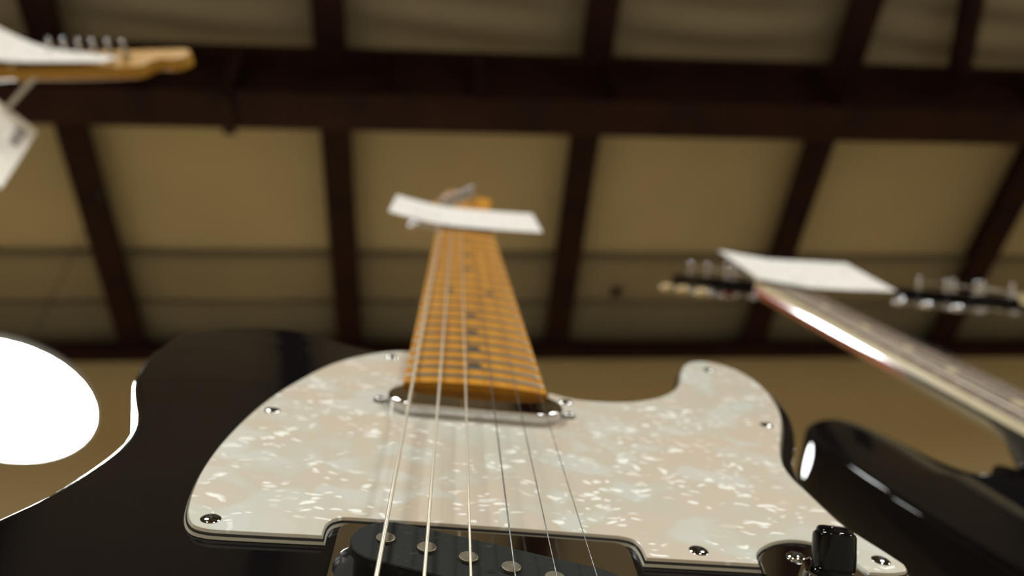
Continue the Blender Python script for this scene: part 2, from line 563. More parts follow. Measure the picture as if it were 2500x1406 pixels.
# small clip on the eave sheets
bm = box(bmesh.new(), (1.03, 3.00, H - .07), (1.075, 3.04, H - .03))
box(bm, (1.035, 2.985, H - .085), (1.07, 3.02, H - .068))
finish(bm, 'cable_clip', M['steel'], ceiling, 0)

# ------------------------------------------------------------------ pendant lamps
def make_lamp(loc, label):
    r = .2975
    t = empty('pendant_lamp', T(*loc))
    tag(t, label, 'lamp', 'round pendant lamps under the roof')
    prof = [(r, .006), (r, 0), (r + .012, 0), (r + .014, .012), (r + .004, .03), (r * .8, .075), (r * .42, .115), (.07, .125), (.07, .19), (.045, .215), (0, .215)]
    finish(lathe(prof, 40), 'shade', M['shade'], t)
    finish(lathe([(0, .004), (r, .004)], 32), 'lens', M['lens'], t)
    finish(tube([(0, 0, .2), (0, 0, PB - loc[2])], .0022, 6), 'cord', M['cord'], t)
    finish(lathe([(.0, PB - loc[2] + .0), (.022, PB - loc[2]), (.02, PB - loc[2] - .02), (.006, PB - loc[2] - .03), (0, PB - loc[2] - .03)], 20), 'ceiling_rose', M['cord'], t)
    return t
make_lamp((-1.418, 2.354, 2.168 + ZC), 'glaring white round pendant lamp beside the black guitar body')
for (x, y, z, lb) in ((-.90, -.95, 2.92, 'white round pendant lamp overhead, behind the viewer near the lit one'),
                      (1.90, -1.05, 2.92, 'white round pendant lamp overhead, behind the viewer above the dark guitars'),
                      (-4.3, -1.0, 2.92, 'white round pendant lamp by the side wall beyond the maple headstock'),
                      (5.0, -1.0, 2.92, 'white round pendant lamp by the side wall beyond the chrome tuners'),
                      (-1.3, -4.0, 2.92, 'white round pendant lamp near the front wall, nearer the maple headstock'),
                      (1.9, -4.0, 2.92, 'white round pendant lamp near the front wall, nearer the dark guitars')):
    make_lamp((x, y, z + ZC), lb)

# ------------------------------------------------------------------ guitar frames
GR = Matrix(((0.9953950, 0.0391679, 0.0874915), (0.0599313, 0.4580546, -0.8869015), (-0.0748140, 0.8880607, 0.4535978)))
GC = Vector((-19.2759, -153.9933, 122.5716)) * MM
G1 = Matrix.Translation(CAM - GR @ GC) @ GR.to_4x4()
S = 647.7
def fret_y(n):
    return S * 2 ** (-n / 12)

def cam_pt(x, y, z):             # camera axes: right, up, forward
    return CAM + RIGHT * x + UP * y + FWD * z

def neck_mesh(y_end, y_nut, w_end, w_nut, ztop, d_nut, d_heel, heel_y, n=30, square=8.0, seg=22, top_drop=1.5):
    # lofted neck: flat top, rounded back that turns square at the heel
    bm = bmesh.new()
    rings = []
    ys = [y_end + (y_nut - y_end) * i / n for i in range(n + 1)]
    for y in ys:
        t = (y - y_end) / (y_nut - y_end)
        hw = (w_end + (w_nut - w_end) * t) / 2
        b = min(1, max(0, (heel_y + 28 - y) / 40)); b = b * b * (3 - 2 * b)
        d = d_nut + (d_heel - d_nut) * b + 2.2 * (1 - t) * (1 - b)
        e = 2.3 + (square - 2.3) * b
        ring = []
        for k in range(seg + 1):
            a = math.pi * k / seg
            c, s = math.cos(a), math.sin(a)
            x = hw * math.copysign(abs(c) ** (2 / e), c)
            z = -d * abs(s) ** (2 / e)
            ring.append(bm.verts.new((x, y, ztop(y) - top_drop + z)))
        rings.append(ring)
    for a, b2 in zip(rings, rings[1:]):
        for k in range(seg):
            bm.faces.new((a[k], a[k + 1], b2[k + 1], b2[k]))
        bm.faces.new((a[seg], a[0], b2[0], b2[seg]))
    bm.faces.new(rings[0]); bm.faces.new(rings[-1][::-1])
    return bm

def fretboard_mesh(y_end, y_nut, w_end, w_nut, ztop, thick, radius=241, n=24, seg=12):
    bm = bmesh.new()
    rings = []
    for i in range(n + 1):
        y = y_end + (y_nut - y_end) * i / n
        hw = (w_end + (w_nut - w_end) * i / n) / 2
        top = [bm.verts.new((-hw + 2 * hw * k / seg, y, ztop(y) - ((-hw + 2 * hw * k / seg) ** 2) / (2 * radius))) for k in range(seg + 1)]
        bot = [bm.verts.new((hw, y, ztop(y) - thick)), bm.verts.new((-hw, y, ztop(y) - thick))]
        rings.append(top + bot)
    m = seg + 3
    for a, b in zip(rings, rings[1:]):
        for k in range(m):
            bm.faces.new((a[k], a[(k + 1) % m], b[(k + 1) % m], b[k]))
    bm.faces.new(rings[0]); bm.faces.new(rings[-1][::-1])
    return bm

def fret_mesh(y, hw, ztop, radius=241, seg=14, wdt=2.3, hgt=1.0):
    bm = bmesh.new()
    rings = []
    prof = [(-wdt / 2, -.1), (-wdt * .42, hgt * .55), (-wdt * .2, hgt * .93), (0, hgt), (wdt * .2, hgt * .93), (wdt * .42, hgt * .55), (wdt / 2, -.1)]
    for k in range(seg + 1):
        x = -hw + 2 * hw * k / seg
        e = 1.0 if 0 < k < seg else .55
        rings.append([bm.verts.new((x, y + py, ztop - x * x / (2 * radius) + pz * e)) for py, pz in prof])
    for a, b in zip(rings, rings[1:]):
        for k in range(len(prof) - 1):
            bm.faces.new((a[k], a[k + 1], b[k + 1], b[k]))
        bm.faces.new((a[-1], a[0], b[0], b[-1]))
    bm.faces.new(rings[0]); bm.faces.new(rings[-1][::-1])
    return bm

def disc_mesh(x, y, z, r, h, seg=14):
    return lathe([(0, z + h), (r, z + h), (r, z - .5), (0, z - .5)], seg, T(x, y, 0))

def screw(parent, name, x, y, z, r, h, material=None, rot=.4):
    prof = [(0, z + h), (r * .35, z + h * .96), (r * .7, z + h * .72), (r * .92, z + h * .35), (r, z + .1), (r, z - 1.0), (0, z - 1.0)]
    s = finish(lathe(prof, 24, T(x, y, 0)), name, material or M['screw'], parent, 50, MM)
    bm = bmesh.new()
    Mx = T(x, y, z + h * .97) @ Matrix.Rotation(rot, 4, 'Z')
    box(bm, (-r * .42, -r * .09, -h * .25), (r * .42, r * .09, .03), Mx)
    box(bm, (-r * .09, -r * .42, -h * .25), (r * .09, r * .42, .031), Mx)
    finish(bm, 'cross_recess', M['slot'], s, 0, MM)
    return s

def tuner(parent, x, y, zface, side, hardware, button, post_h=15, reach=30, zhouse=-10, button_r=(8.5, 6.0, 4.0), skew=0.0):
    # post on the face, gear housing on the back, button sticking out to the side
    prof = [(0, zface + post_h), (1.2, zface + post_h - .2), (2.2, zface + post_h - .8), (2.9, zface + post_h - 2), (2.6, zface + post_h - 5), (3.0, zface + post_h - 8), (3.2, zface + 2.2), (5.2, zface + 2.0), (5.4, zface + .2), (5.4, zface - 1), (0, zface - 1)]
    t = finish(lathe(prof, 18, T(x, y, 0)), 'tuner', hardware, parent, 40, MM)
    zc = zface + zhouse - 7
    bm = box(bmesh.new(), (x - 7, y - 9, zc - 6), (x + 7, y + 7, zc + 3.5))
    bmesh.ops.bevel(bm, geom=list(bm.edges), offset=2.0, segments=3, affect='EDGES')
    finish(bm, 'gear_housing', hardware, t, 40, MM)
    d = Vector((side, skew, 0)).normalized()
    a = Vector((x, y - 2, zc - 1)); e = a + d * reach
    finish(tube([a, e], 2.0, 10), 'shaft', hardware, t, 40, MM)
    R3 = Matrix(((d.x, -d.y, 0), (d.y, d.x, 0), (0, 0, 1))).to_4x4()
    bm = bmesh.new()
    bmesh.ops.create_uvsphere(bm, u_segments=16, v_segments=10, radius=1.0)
    bmesh.ops.transform(bm, matrix=Matrix.Translation(e) @ R3 @ Matrix.Diagonal((button_r[1], button_r[0], button_r[2], 1)), verts=bm.verts)
    finish(bm, 'button', button, t, 60, MM)
    return t

# Fender-like six-in-line headstock outline, nut at y = 0
HEAD6 = catmull([(-21, -2), (-21.5, 6), (-25, 15), (-31.5, 24), (-33, 32), (-30.5, 60), (-26, 100), (-21, 140), (-18, 166), (-17, 178), (-12, 190), (-2, 196), (9, 194), (15.5, 186), (15, 176), (11.5, 167), (12, 160), (18, 155.5), (26, 154), (30.5, 149), (31, 140), (29, 110), (25.5, 70), (22, 40), (20, 20), (21, 6), (21, -2)], False, 3.0)

TELE_BODY = catmull([(-28, 228), (-40, 238), (-57.2, 246.5), (-76.5, 258.5), (-92.8, 262), (-107.4, 259), (-120.8, 251.5), (-131.5, 236), (-134.6, 214), (-134.0, 196), (-129.8, 174), (-119.2, 146), (-115.2, 131), (-114.1, 115), (-116.5, 97), (-121, 79), (-126.5, 65.8),
    (-140, 36), (-154, 0), (-162, -45), (-160, -90), (-144, -128), (-110, -153), (-60, -164), (0, -167), (60, -164), (110, -153), (144, -128), (160, -90), (162, -45), (154, 0), (140, 36), (130.5, 60), (125.2, 76), (119.5, 95), (117, 110), (116.5, 124), (119.5, 144), (124, 156), (131, 172), (137, 190), (140.5, 206), (141.5, 222), (140, 240), (135.5, 254), (128, 263), (119, 267), (111, 264), (104.5, 257), (100.5, 248), (96.8, 236), (92.5, 222), (86, 209.5), (78, 199.5), (66, 192.5), (52, 189.6), (40, 190), (31, 195)], True, 3.0)

def string_z(x, y):
    return 14.5 + (12.0 - 14.5) * y / S - x * x / (2 * 241)

STRINGS = [(-26.04, -17.95, .585, 'wound'), (-15.37, -10.09, .46, 'wound'), (-4.88, -3.38, .34, 'wound'), (5.41, 4.59, .215, 'plain'), (15.32, 11.55, .165, 'plain'), (25.42, 16.61, .128, 'plain')]

def bolt_neck(root, wood, head=HEAD6, pitch=25.2, lean=6.0, post_h=13):
    zt = lambda y: 10.3
    finish(neck_mesh(174, S + 4, 56, 42.5, zt, 19, 24.5, 236), 'neck', wood, root, 35, MM)
    finish(fretboard_mesh(173.6, S, 56.2, 42.2, zt, 5.2), 'fretboard', wood, root, 25, MM)
    for n in range(1, 23):
        y = fret_y(n)
        hw = (42 + 14 * (S - y) / (S - 174)) / 2 - .25
        finish(fret_mesh(y, hw, 10.3), 'fret', M['nickel'], root, 40, MM)
    for n in (3, 5, 7, 9, 12, 15, 17, 19, 21):
        y = (fret_y(n) + fret_y(n - 1)) / 2
        xs = (-10.5, 10.5) if n == 12 else (0,)
        for x in xs:
            finish(disc_mesh(x, y, 10.3 - x * x / 482, 3.1, .06), 'fret_marker', M['inlay'], root, 30, MM)
    finish(loft_slab(catmull([(-21, S - 1), (21, S - 1), (21, S + 3), (-21, S + 3)], True, 60), [(12.6, 0), (6, 0)]), 'nut', M['bone'], root, 0, MM)
    head = [Vector((p.x, p.y + S + 3, 0)) for p in head]
    finish(loft_slab(head, round_levels(6.8, -7.5, 1.6, 3)), 'headstock', wood, root, 35, MM)
    for k in range(6):
        tuner(root, -21 + lean * k, S + 30 + pitch * k, 6.8, -1, M['chrome'], M['chrome'], post_h=post_h, reach=24 + 1.0 * k, zhouse=-14.3 + 7)
    finish(lathe([(0, 13.5), (3.5, 13.2), (4.4, 12), (3, 11.5), (2, 6.5), (0, 6.5)], 14, T(9, S + 88, 0)), 'string_tree', M['chrome'], root, 40, MM)

def strings(root, table, zfun, y_saddle=0, pitch=25.2, lean=6.0):
    for k, (xs, xn, r, kind) in enumerate(table):
        pts = []
        # from the body end over the saddle to the nut, then to the post
        pts.append((xs, y_saddle - 12, zfun(xs, y_saddle) - 9))
        for i in range(9):
            t = i / 8
            y = y_saddle + (S - y_saddle) * t
            x = xs + (xn - xs) * (y - 40) / (S - 40)
            pts.append((x, y, zfun(x, y)))
        pts.append((-21 + lean * k + 2.8, S + 30 + pitch * k, 12.5))
        finish(tube(pts, r, 10), 'string', M[kind], root, 60, MM)

# ------------------------------------------------------------------ guitar one: black body, pearl pickguard, maple neck
def make_black_guitar():
    root = empty('electric_guitar', G1)
    tag(root, 'black electric guitar with white pearl pickguard and amber maple neck', 'guitar', 'guitars on stands')
    finish(loft_slab(TELE_BODY, round_levels(0, -45, 3.2, 6)), 'body', M['black'], root, 35, MM)
    bolt_neck(root, M['maple'])
    # pickguard: three plies with a bevelled edge
    A = [(-28, 234.5), (-34.6, 232.4), (-42.1, 227.4), (-50.8, 218.8), (-58.6, 207.7), (-64.3, 195.6), (-69.1, 182.5), (-73.4, 169.3), (-77.0, 155.1), (-79.8, 139.6), (-81.8, 123.5), (-82.8, 109.4), (-82.9, 95.8), (-82.1, 85.2), (-81.0, 76.8), (-79.7, 70.5), (-77.9, 65.8), (-75.8, 63.3), (-72.8, 62.2), (-69, 62.0), (-59.2, 62.3), (-42.9, 63.0)]
    B = [(-42.9, 63.0), (-43.0, 66.5), (-42.6, 69.8), (-41.5, 72.2), (-39.6, 73.6), (-36.8, 74.1), (-27.0, 74.3), (8.0, 74.9), (36, 75.0), (40.2, 74.8), (43.0, 74.0), (44.7, 72.2), (45.5, 69.0), (45.7, 63.8)]
    D1 = [(45.7, 63.8), (77.8, 64.8)]
    D2 = [(77.8, 64.8), (78.6, 69.4), (80.7, 73.0), (84.4, 76.6), (88.7, 79.2), (93.5, 80.6), (98.6, 80.2), (103.4, 77.4), (107.6, 71.6), (110.1, 64.6)]
    Et = [(110.1, 64.6), (116.2, 64.9), (120.6, 66.2), (122.8, 68.0), (123.2, 70.3), (121.9, 74.2), (120.0, 79.1), (116.4, 87.6), (114.4, 93.5), (113.2, 103.3), (112.0, 116.0), (111.0, 126.0), (111.9, 137.5), (116.0, 151.8), (123.2, 170.0), (128.3, 183.3), (132.7, 198.6), (135.2, 215.7), (135.5, 233.9), (132.6, 248.3), (127.2, 257.6), (120.2, 262.0), (113.5, 261.0), (108.0, 256.6), (103.9, 249.6), (100.6, 239.9), (97.5, 229.4), (94.0, 219.8), (89.2, 210.8), (82.9, 203.0), (76.2, 197.2), (66.3, 191.6), (54, 188.6), (41.6, 188.8), (31.8, 193.6)]
    N1 = [(31.8, 193.6), (29, 179)]
    N2 = [(29, 179), (-28.6, 179)]
    N3 = [(-28.6, 179), (-28, 234.5)]
    out = runs(A, B, D1, D2, Et, N1, N2, N3, step=1.2)
    pg = finish(loft_slab(out, [(2.45, -.12), (2.38, 0), (1.62, .38)]), 'pickguard', M['pearl'], root, 25, MM)
    pg['label'] = 'white pearloid pickguard top'
    p2 = finish(loft_slab(out, [(1.62, .38), (.92, .73)]), 'black_ply', M['ply_black'], pg, 25, MM)
    p3 = finish(loft_slab(out, [(.92, .73), (.16, 1.1)]), 'white_ply', M['ply_white'], pg, 25, MM)
    p4 = finish(loft_slab(out, [(.16, 1.05), (-.02, 1.1)]), 'backing_ply', M['ply_black'], pg, 25, MM)
    for i, (x, y) in enumerate([(-73.0, 67.5), (-73.0, 148.8), (-35.5, 224.0), (37.9, 184.3), (115.9, 247.9), (120.1, 177.7), (61.9, 69.7), (117.0, 71.8)]):
        screw(root, 'pickguard_screw', x, y, 2.4, 2.75, .75, rot=.4 + i * .9)
    # neck pickup: rounded chrome cover
    x0, x1, ya, yb = -33.4, 34.0, 155.6, 177.5
    r = (yb - ya) / 2
    st = []
    for i in range(17):
        a = math.pi / 2 + math.pi * i / 16
        st.append((x0 + r + r * math.cos(a), (ya + yb) / 2 + r * math.sin(a)))
    for i in range(17):
        a = -math.pi / 2 + math.pi * i / 16
        st.append((x1 - r + r * math.cos(a), (ya + yb) / 2 + r * math.sin(a)))
    st = [Vector((a, b, 0)) for a, b in st]
    npk = finish(loft_slab(st, round_levels(7.0, 2.0, 1.3, 6, .05)), 'neck_pickup', M['plate'], root, 45, MM)
    npk['label'] = 'chrome cover of the neck pickup'
    for x in (-36.2, 37.0):
        screw(npk, 'mounting_screw', x, 167.3, 2.4, 2.6, 1.9, rot=.8)
    # bridge plate with its slot, from a filled curve
    def poly_curve(outlines, z0, z1, bev):
        cu = bpy.data.curves.new('c', 'CURVE'); cu.dimensions = '2D'; cu.fill_mode = 'BOTH'
        cu.extrude = (z0 - z1) / 2 - bev; cu.bevel_depth = bev; cu.bevel_resolution = 2; cu.offset = -bev
        for o in outlines:
            s = cu.splines.new('POLY'); s.points.add(len(o) - 1); s.use_cyclic_u = True
            for p, v in zip(s.points, o):
                p.co = (v[0], v[1], 0, 1)
        ob = bpy.data.objects.new('c', cu); COL.objects.link(ob)
        dg = bpy.context.evaluated_depsgraph_get(); dg.update()
        me = bpy.data.meshes.new_from_object(ob.evaluated_get(dg))
        bpy.data.objects.remove(ob)
        bm = bmesh.new(); bm.from_mesh(me); bpy.data.meshes.remove(me); bpy.data.curves.remove(cu)
        bmesh.ops.translate(bm, vec=(0, 0, (z0 + z1) / 2), verts=bm.verts)
        return bm
    def rrect(xa, ya, xb, yb, r, k=6):
        o = []
        for cx, cy, a0 in ((xb - r, yb - r, 0), (xa + r, yb - r, 90), (xa + r, ya + r, 180), (xb - r, ya + r, 270)):
            for i in range(k + 1):
                a = math.radians(a0 + 90 * i / k); o.append((cx + r * math.cos(a), cy + r * math.sin(a)))
        return o
    def stadium(cx, cy, half, r, ang, k=12):
        o = []
        c, s = math.cos(ang), math.sin(ang)
        for sg, a0 in ((1, -90), (-1, 90)):
            for i in range(k + 1):
                a = math.radians(a0 + 180 * i / k)
                x, y = sg * half + r * math.cos(a), r * math.sin(a)
                o.append((cx + x * c - y * s, cy + x * s + y * c))
        return o
    ang = -math.atan2(3.25, 10.45)
    pc = (.4, 42.6)                         # centre of the slanted pickup
    slot = stadium(*pc, 27.0, 13.0, ang)
    bm = poly_curve([rrect(-39.0, -16, 41.5, 72.2, 4.0), slot[::-1]], 1.75, .05, .18)
    plate = finish(bm, 'bridge_plate', M['plate'], root, 35, MM)
    finish(loft_slab([Vector((a, b, 0)) for a, b in stadium(*pc, 27.0, 13.0, ang)], [(.25, 0), (-.2, 0)]), 'pickup_cavity', M['ply_black'], plate, 0, MM)
    bob = [Vector((a, b, 0)) for a, b in stadium(*pc, 25.8, 10.2, ang)]
    bp = finish(loft_slab(bob, [(9.3, -.35), (9.0, 0), (6.9, 0), (6.8, -1.2), (.2, -1.2)]), 'bridge_pickup', M['bobbin'], root, 30, MM)
    for k in range(6):
        t = (k - 2.5) * 10.45
        x, y = .5 + t, 42.6 - t * 3.25 / 10.45
        finish(lathe([(0, 10.15), (2.25, 10.15), (2.45, 10.0), (2.45, 8.5), (0, 8.5)], 24, T(x, y, 0)), 'pole_piece', M['pole'], bp, 20, MM)
    x, y = 0.9, 39.2
    finish(lathe([(0, 9.36), (1.0, 9.36), (1.0, 9.0), (0, 9.0)], 16, T(x - .2, y, 0)), 'eyelet_hole', M['ply_black'], bp, 0, MM)
    screw(plate, 'height_screw', 4.9, 59.5, 1.7, 3.0, 2.6, rot=.5)
    # saddles and their screws, nearer than the frame shows
    for k, (xs, xn, r, kind) in enumerate(STRINGS):
        bm = box(bmesh.new(), (xs - 4.6, -7, 1.75), (xs + 4.6, 5, 13.6 - xs * xs / 482 + .3))
        bmesh.ops.bevel(bm, geom=list(bm.edges), offset=.8, segments=2, affect='EDGES')
        finish(bm, 'saddle', M['chrome'], plate, 40, MM)
    # control plate, three-way switch with barrel tip, knobs
    cp = [Vector((a, b, 0)) for a, b in stadium(94.2, -5, 68.5, 15.3, math.pi / 2)]
    ctl = finish(loft_slab(cp, [(1.6, -.15), (1.45, 0), (.05, 0)]), 'control_plate', M['plate'], root, 30, MM)
    screw(ctl, 'plate_screw', 91.4, 71.4, 1.5, 3.0, 1.3, rot=.2)
    screw(ctl, 'plate_screw', 94.2, -82, 1.5, 3.0, 1.3, rot=.2)
    ax = Vector((.6, 7.0, 15.2)).normalized()
    base = Vector((94.9, 54.0, 1.0))
    Mx = axis_matrix(base, ax)
    tip = finish(lathe([(0, 17.9), (3.2, 17.9), (4.3, 17.7), (4.8, 17.0), (4.95, 16.3), (5.45, 16.0), (5.75, 15.3), (5.95, 8.0), (5.9, 6.6), (5.3, 6.0), (5.25, 5.6), (5.5, 5.2), (5.5, -.5), (0, -.5)], 40, Mx), 'switch_tip', M['plastic'], root, 40, MM)
    tip['label'] = 'black barrel tip of the pickup switch'
    pr = [(0, 5.0)]
    for i in range(7):
        z = 4.8 - i * .62
        pr += [(6.3 + .05 * i, z), (6.9 + .05 * i, z - .3)]
    pr += [(6.9, .2), (0, .2)]
    finish(lathe(pr, 40, T(94.2, 57.6, 1.5)), 'switch_collar', M['chrome'], root, 20, MM)
    for y in (12, -42):
        finish(lathe([(0, 16), (7.5, 15.8), (9, 15), (9.3, 14), (9.5, 2.2), (9.5, 1.7), (0, 1.7)], 48, T(94.2, y, 0), flute=.03), 'knob', M['chrome'], root, 30, MM)
    strings(root, STRINGS, string_z)
    return root
g_black = make_black_guitar()

# ------------------------------------------------------------------ guitar two and four: dark bodies with angled headstocks
def gibson_outline():
    L = [(-29, 300), (-38, 296), (-48, 291), (-60, 290.5), (-68, 297), (-74, 308), (-80.5, 331), (-88, 350), (-96, 361.5), (-107, 366.5), (-120, 363.5), (-132, 355.5), (-140, 343), (-142, 325), (-141, 306), (-138, 274), (-130, 231), (-120, 188), (-115, 158), (-118, 128), (-136, 84), (-158, 35), (-165, -15), (-150, -70), (-105, -112), (-50, -124), (0, -126)]
    Rr = [(50, -124), (105, -112), (150, -70), (165, -15), (158, 35), (136, 84), (118, 128), (114, 158), (118, 188), (127, 225), (132, 260), (130, 290), (122, 310), (110, 318), (98, 312), (88, 292), (78, 268), (64, 250), (46, 240), (32, 240)]
    return catmull(L + Rr, True, 3.0)
HEAD33 = catmull([(-21, -3), (-22, 8), (-27, 24), (-36, 44), (-39, 70), (-40, 110), (-40, 150), (-34, 168), (-20, 176), (-8, 170), (0, 167), (8, 170), (20, 176), (34, 168), (40, 150), (40, 110), (39, 70), (36, 44), (27, 24), (22, 8), (21, -3)], False, 3.0)

def make_dark_guitar(frame, label, neck_mat, button_mat, hw_mat, buttons, head_tilt=14):
    root = empty('electric_guitar', frame)
    tag(root, label, 'guitar', 'guitars on stands')
    finish(loft_slab(gibson_outline(), round_levels(0, -42, 4.0, 6, 7)), 'body', M['black'], root, 35, MM)
    zt = lambda y: 24.0 + (S - y) * .010
    finish(neck_mesh(190, S + 2, 57.4, 43.4, zt, 15, 42, 292, square=5, top_drop=6.0), 'neck', neck_mat, root, 35, MM)
    finish(fretboard_mesh(188, S, 54.5, 40.5, zt, 6.2), 'fretboard', M['rosewood'], root, 25, MM)
    for s in (-1, 1):
        bm = bmesh.new()
        pts = []
        for i in range(13):
            y = 188 + (S - 188) * i / 12
            hw = (54.5 + (40.5 - 54.5) * i / 12) / 2
            z = zt(y) - hw * hw / 482
            pts.append([bm.verts.new((s * hw, y, z)), bm.verts.new((s * (hw + 1.5), y, z - .25)), bm.verts.new((s * (hw + 1.5), y, zt(y) - 6.4)), bm.verts.new((s * hw, y, zt(y) - 6.4))])
        for a, b in zip(pts, pts[1:]):
            for k in range(4):
                bm.faces.new((a[k], a[(k + 1) % 4], b[(k + 1) % 4], b[k]))
        bm.faces.new(pts[0]); bm.faces.new(pts[-1])
        finish(bm, 'binding', M['bone'], root, 30, MM)
    for n in range(1, 23):
        y = fret_y(n)
        hw = (40.5 + 14 * (S - y) / (S - 188)) / 2 + .6
        finish(fret_mesh(y, hw, zt(y)), 'fret', M['nickel'], root, 40, MM)
    for n in (3, 5, 7, 9, 12, 15, 17, 19, 21):
        y = (fret_y(n) + fret_y(n - 1)) / 2
        finish(disc_mesh(0, y, zt(y), 5.0, .06), 'fret_marker', M['bone'], root, 30, MM)
    finish(loft_slab(catmull([(-21, S - 1), (21, S - 1), (21, S + 4), (-21, S + 4)], True, 60), [(27.0, 0), (17, 0)]), 'nut', M['bone'], root, 0, MM)
    # headstock tilted back at the nut
    tilt = Matrix.Translation((0, S + 3, 22.5)) @ Matrix.Rotation(-math.radians(head_tilt), 4, 'X')
    bm = loft_slab(list(HEAD33), round_levels(0, -14, 1.5, 3))
    bmesh.ops.transform(bm, matrix=tilt, verts=bm.verts)
    finish(bm, 'headstock', M['black'], root, 35, MM)
    posts = []
    for (px, py, side, reach, skew) in buttons:
        t = tuner(root, px, py, 0, side, hw_mat, button_mat, post_h=15, reach=reach, zhouse=-8, button_r=(9.5, 7.5, 4.5), skew=skew)
        sc = Matrix.Diagonal((MM, MM, MM, 1))
        loc = sc @ tilt @ sc.inverted()
        t.matrix_local = loc
        posts.append(tilt @ Vector((px, py, 9)))
    # pickups, bridge, tailpiece and knobs on the body, below the frame
    for yc in (150, 66):
        bm = box(bmesh.new(), (-35, yc - 19, -.5), (35, yc + 19, 24))
        bmesh.ops.bevel(bm, geom=list(bm.edges), offset=2, segments=2, affect='EDGES')
        finish(bm, 'pickup', M['plastic'], root, 40, MM)
    bm = box(bmesh.new(), (-42, -8, -.5), (42, 8, 31))
    bmesh.ops.bevel(bm, geom=list(bm.edges), offset=2.5, segments=2, affect='EDGES')
    finish(bm, 'bridge', M['chrome'], root, 40, MM)
    bm = box(bmesh.new(), (-48, -60, -.5), (48, -46, 20))
    bmesh.ops.bevel(bm, geom=list(bm.edges), offset=4, segments=3, affect='EDGES')
    finish(bm, 'tailpiece', M['chrome'], root, 40, MM)
    for (x, y) in ((86, -20), (112, -45), (75, -62), (98, -84)):
        finish(lathe([(0, 17), (8, 16.6), (9.5, 15), (11, 2), (12.5, .2), (0, .2)], 30, T(x, y, 0)), 'knob', M['plastic'], root, 30, MM)
    for k in range(6):
        q = (k - 2.5) / 2.5
        r = STRINGS[k][2]; kind = STRINGS[k][3]
        zs = lambda y: zt(y) + 2.2 + 2.4 * (S - y) / S
        pts = [(q * 26, -52, 19), (q * 26, 0, zs(0))]
        for i in range(1, 7):
            y = (S + 1) * i / 6
            pts.append((q * (26 - 8.5 * i / 6), y, zs(y)))
        order = sorted([i for i in range(6) if buttons[i][2] < 0], key=lambda i: buttons[i][1]) + sorted([i for i in range(6) if buttons[i][2] > 0], key=lambda i: -buttons[i][1])
        pts.append(posts[order[k]])
        finish(tube(pts, r, 6), 'string', M[kind], root, 60, MM)
    return root

sym = [(-26, 52, -1, 27, 0), (-27, 95, -1, 27, 0), (-27, 138, -1, 27, 0), (26, 52, 1, 27, 0), (27, 95, 1, 27, 0), (27, 138, 1, 27, 0)]
G2 = G1 @ T(.4094133, .0321032, -.0711976) @ Matrix(((0.98828952, -0.15253685, 0.00404053), (0.15258969, 0.98786076, -0.02911192), (0.00044915, 0.02938755, 0.99956799))).to_4x4()
g_dark = make_dark_guitar(G2, 'dark guitar with cream neck binding and pointed black horn beside the pearl pickguard', M['neck_fade'], M['button'], M['chrome'], sym, 12)
G4 = G1 @ T(0.6204, 0.7300, -0.0522) @ Matrix.Rotation(.24, 4, 'Z') @ T(0, -S * MM, 0)
sym4 = sym
g_far = make_dark_guitar(G4, 'black guitar with chrome tuners, only its headstock showing at the picture edge', M['black'], M['chrome'], M['chrome'], sym4, 10)

# ------------------------------------------------------------------ guitar three: pale maple headstock, leaning across from the side
def frame_cam(cx, cy, cz, nut):
    # columns of the guitar's axes and its nut, in camera axes (right, down, forward)
    w3 = lambda v: RIGHT * v[0] - UP * v[1] + FWD * v[2]
    R3 = Matrix((w3(cx), w3(cy), w3(cz))).transposed()
    n0 = CAM + w3(nut)
    return Matrix.Translation(n0 - R3 @ (Vector((0, S, 0)) * MM)) @ R3.to_4x4()
G3 = frame_cam((-0.06818, 0.86514, -0.49687), (0.98649, -0.01590, -0.16305), (-0.14896, -0.50128, -0.85237), (-.5698, -.2630, 1.01896))
G3 = G3 @ T(.031, (S + 150) * MM, 0) @ Matrix.Rotation(-.42, 4, 'Y') @ T(-.031, -(S + 150) * MM, 0)
def make_pale_guitar():
    root = empty('electric_guitar', G3)
    tag(root, 'guitar with pale maple headstock and rounded scroll tip, rest out of frame', 'guitar', 'guitars on stands')
    finish(loft_slab(TELE_BODY, round_levels(0, -45, 3.2, 4)), 'body', M['black'], root, 35, MM)
    head = [Vector((p.x, p.y + 11 * max(0, min(1, (p.y - 120) / 30)), 0)) for p in HEAD6]
    bolt_neck(root, M['maple_pale'], head, 21.5, 5.2, 22)
    bm = box(bmesh.new(), (-39, -16, 0), (41, 72, 1.7))
    finish(bm, 'bridge_plate', M['chrome'], root, 0, MM)
    strings(root, STRINGS, string_z, pitch=21.5, lean=5.2)
    return root
g_pale = make_pale_guitar()

# ------------------------------------------------------------------ paper cards and the hang tag
def card(frame, fn, label, nu=16, nv=8, name='price_card'):
    o = finish(sheet(fn, nu, nv, .35), name, M['card'], None, 40, MM)
    o.matrix_world = frame
    tag(o, label, 'price card', 'price cards tucked under strings')
    return o
def card1(u, v):
    x = -62 + 124 * u
    y = 545 + 103 * v + 5 * (u - .5)
    z = 13.6 + 6.5 * max(0, (.42 - u) / .42) ** 1.6 + 1.6 * max(0, (u - .55) / .45) ** 1.5 + .5 * v
    return (x, y, z)
card(G1, card1, 'white card lying across the strings of the amber maple neck')
def card2(u, v):
    # lies over the strings near the nut of the dark guitar, its near corner curling
    near = Vector((-26 + 138 * u, 636 - 24 * min(1, u / .3) + 14 * max(0, u - .6), 0))
    far = Vector((-9 + 142 * u, 764 - 30 * min(1, u / .3) + 7 * max(0, u - .4), 0))
    p = near.lerp(far, v)
    return (p.x, p.y, 28.2 + 1.5 * u)
card(G2, card2, 'white card slanting over the nut of the dark bound neck')
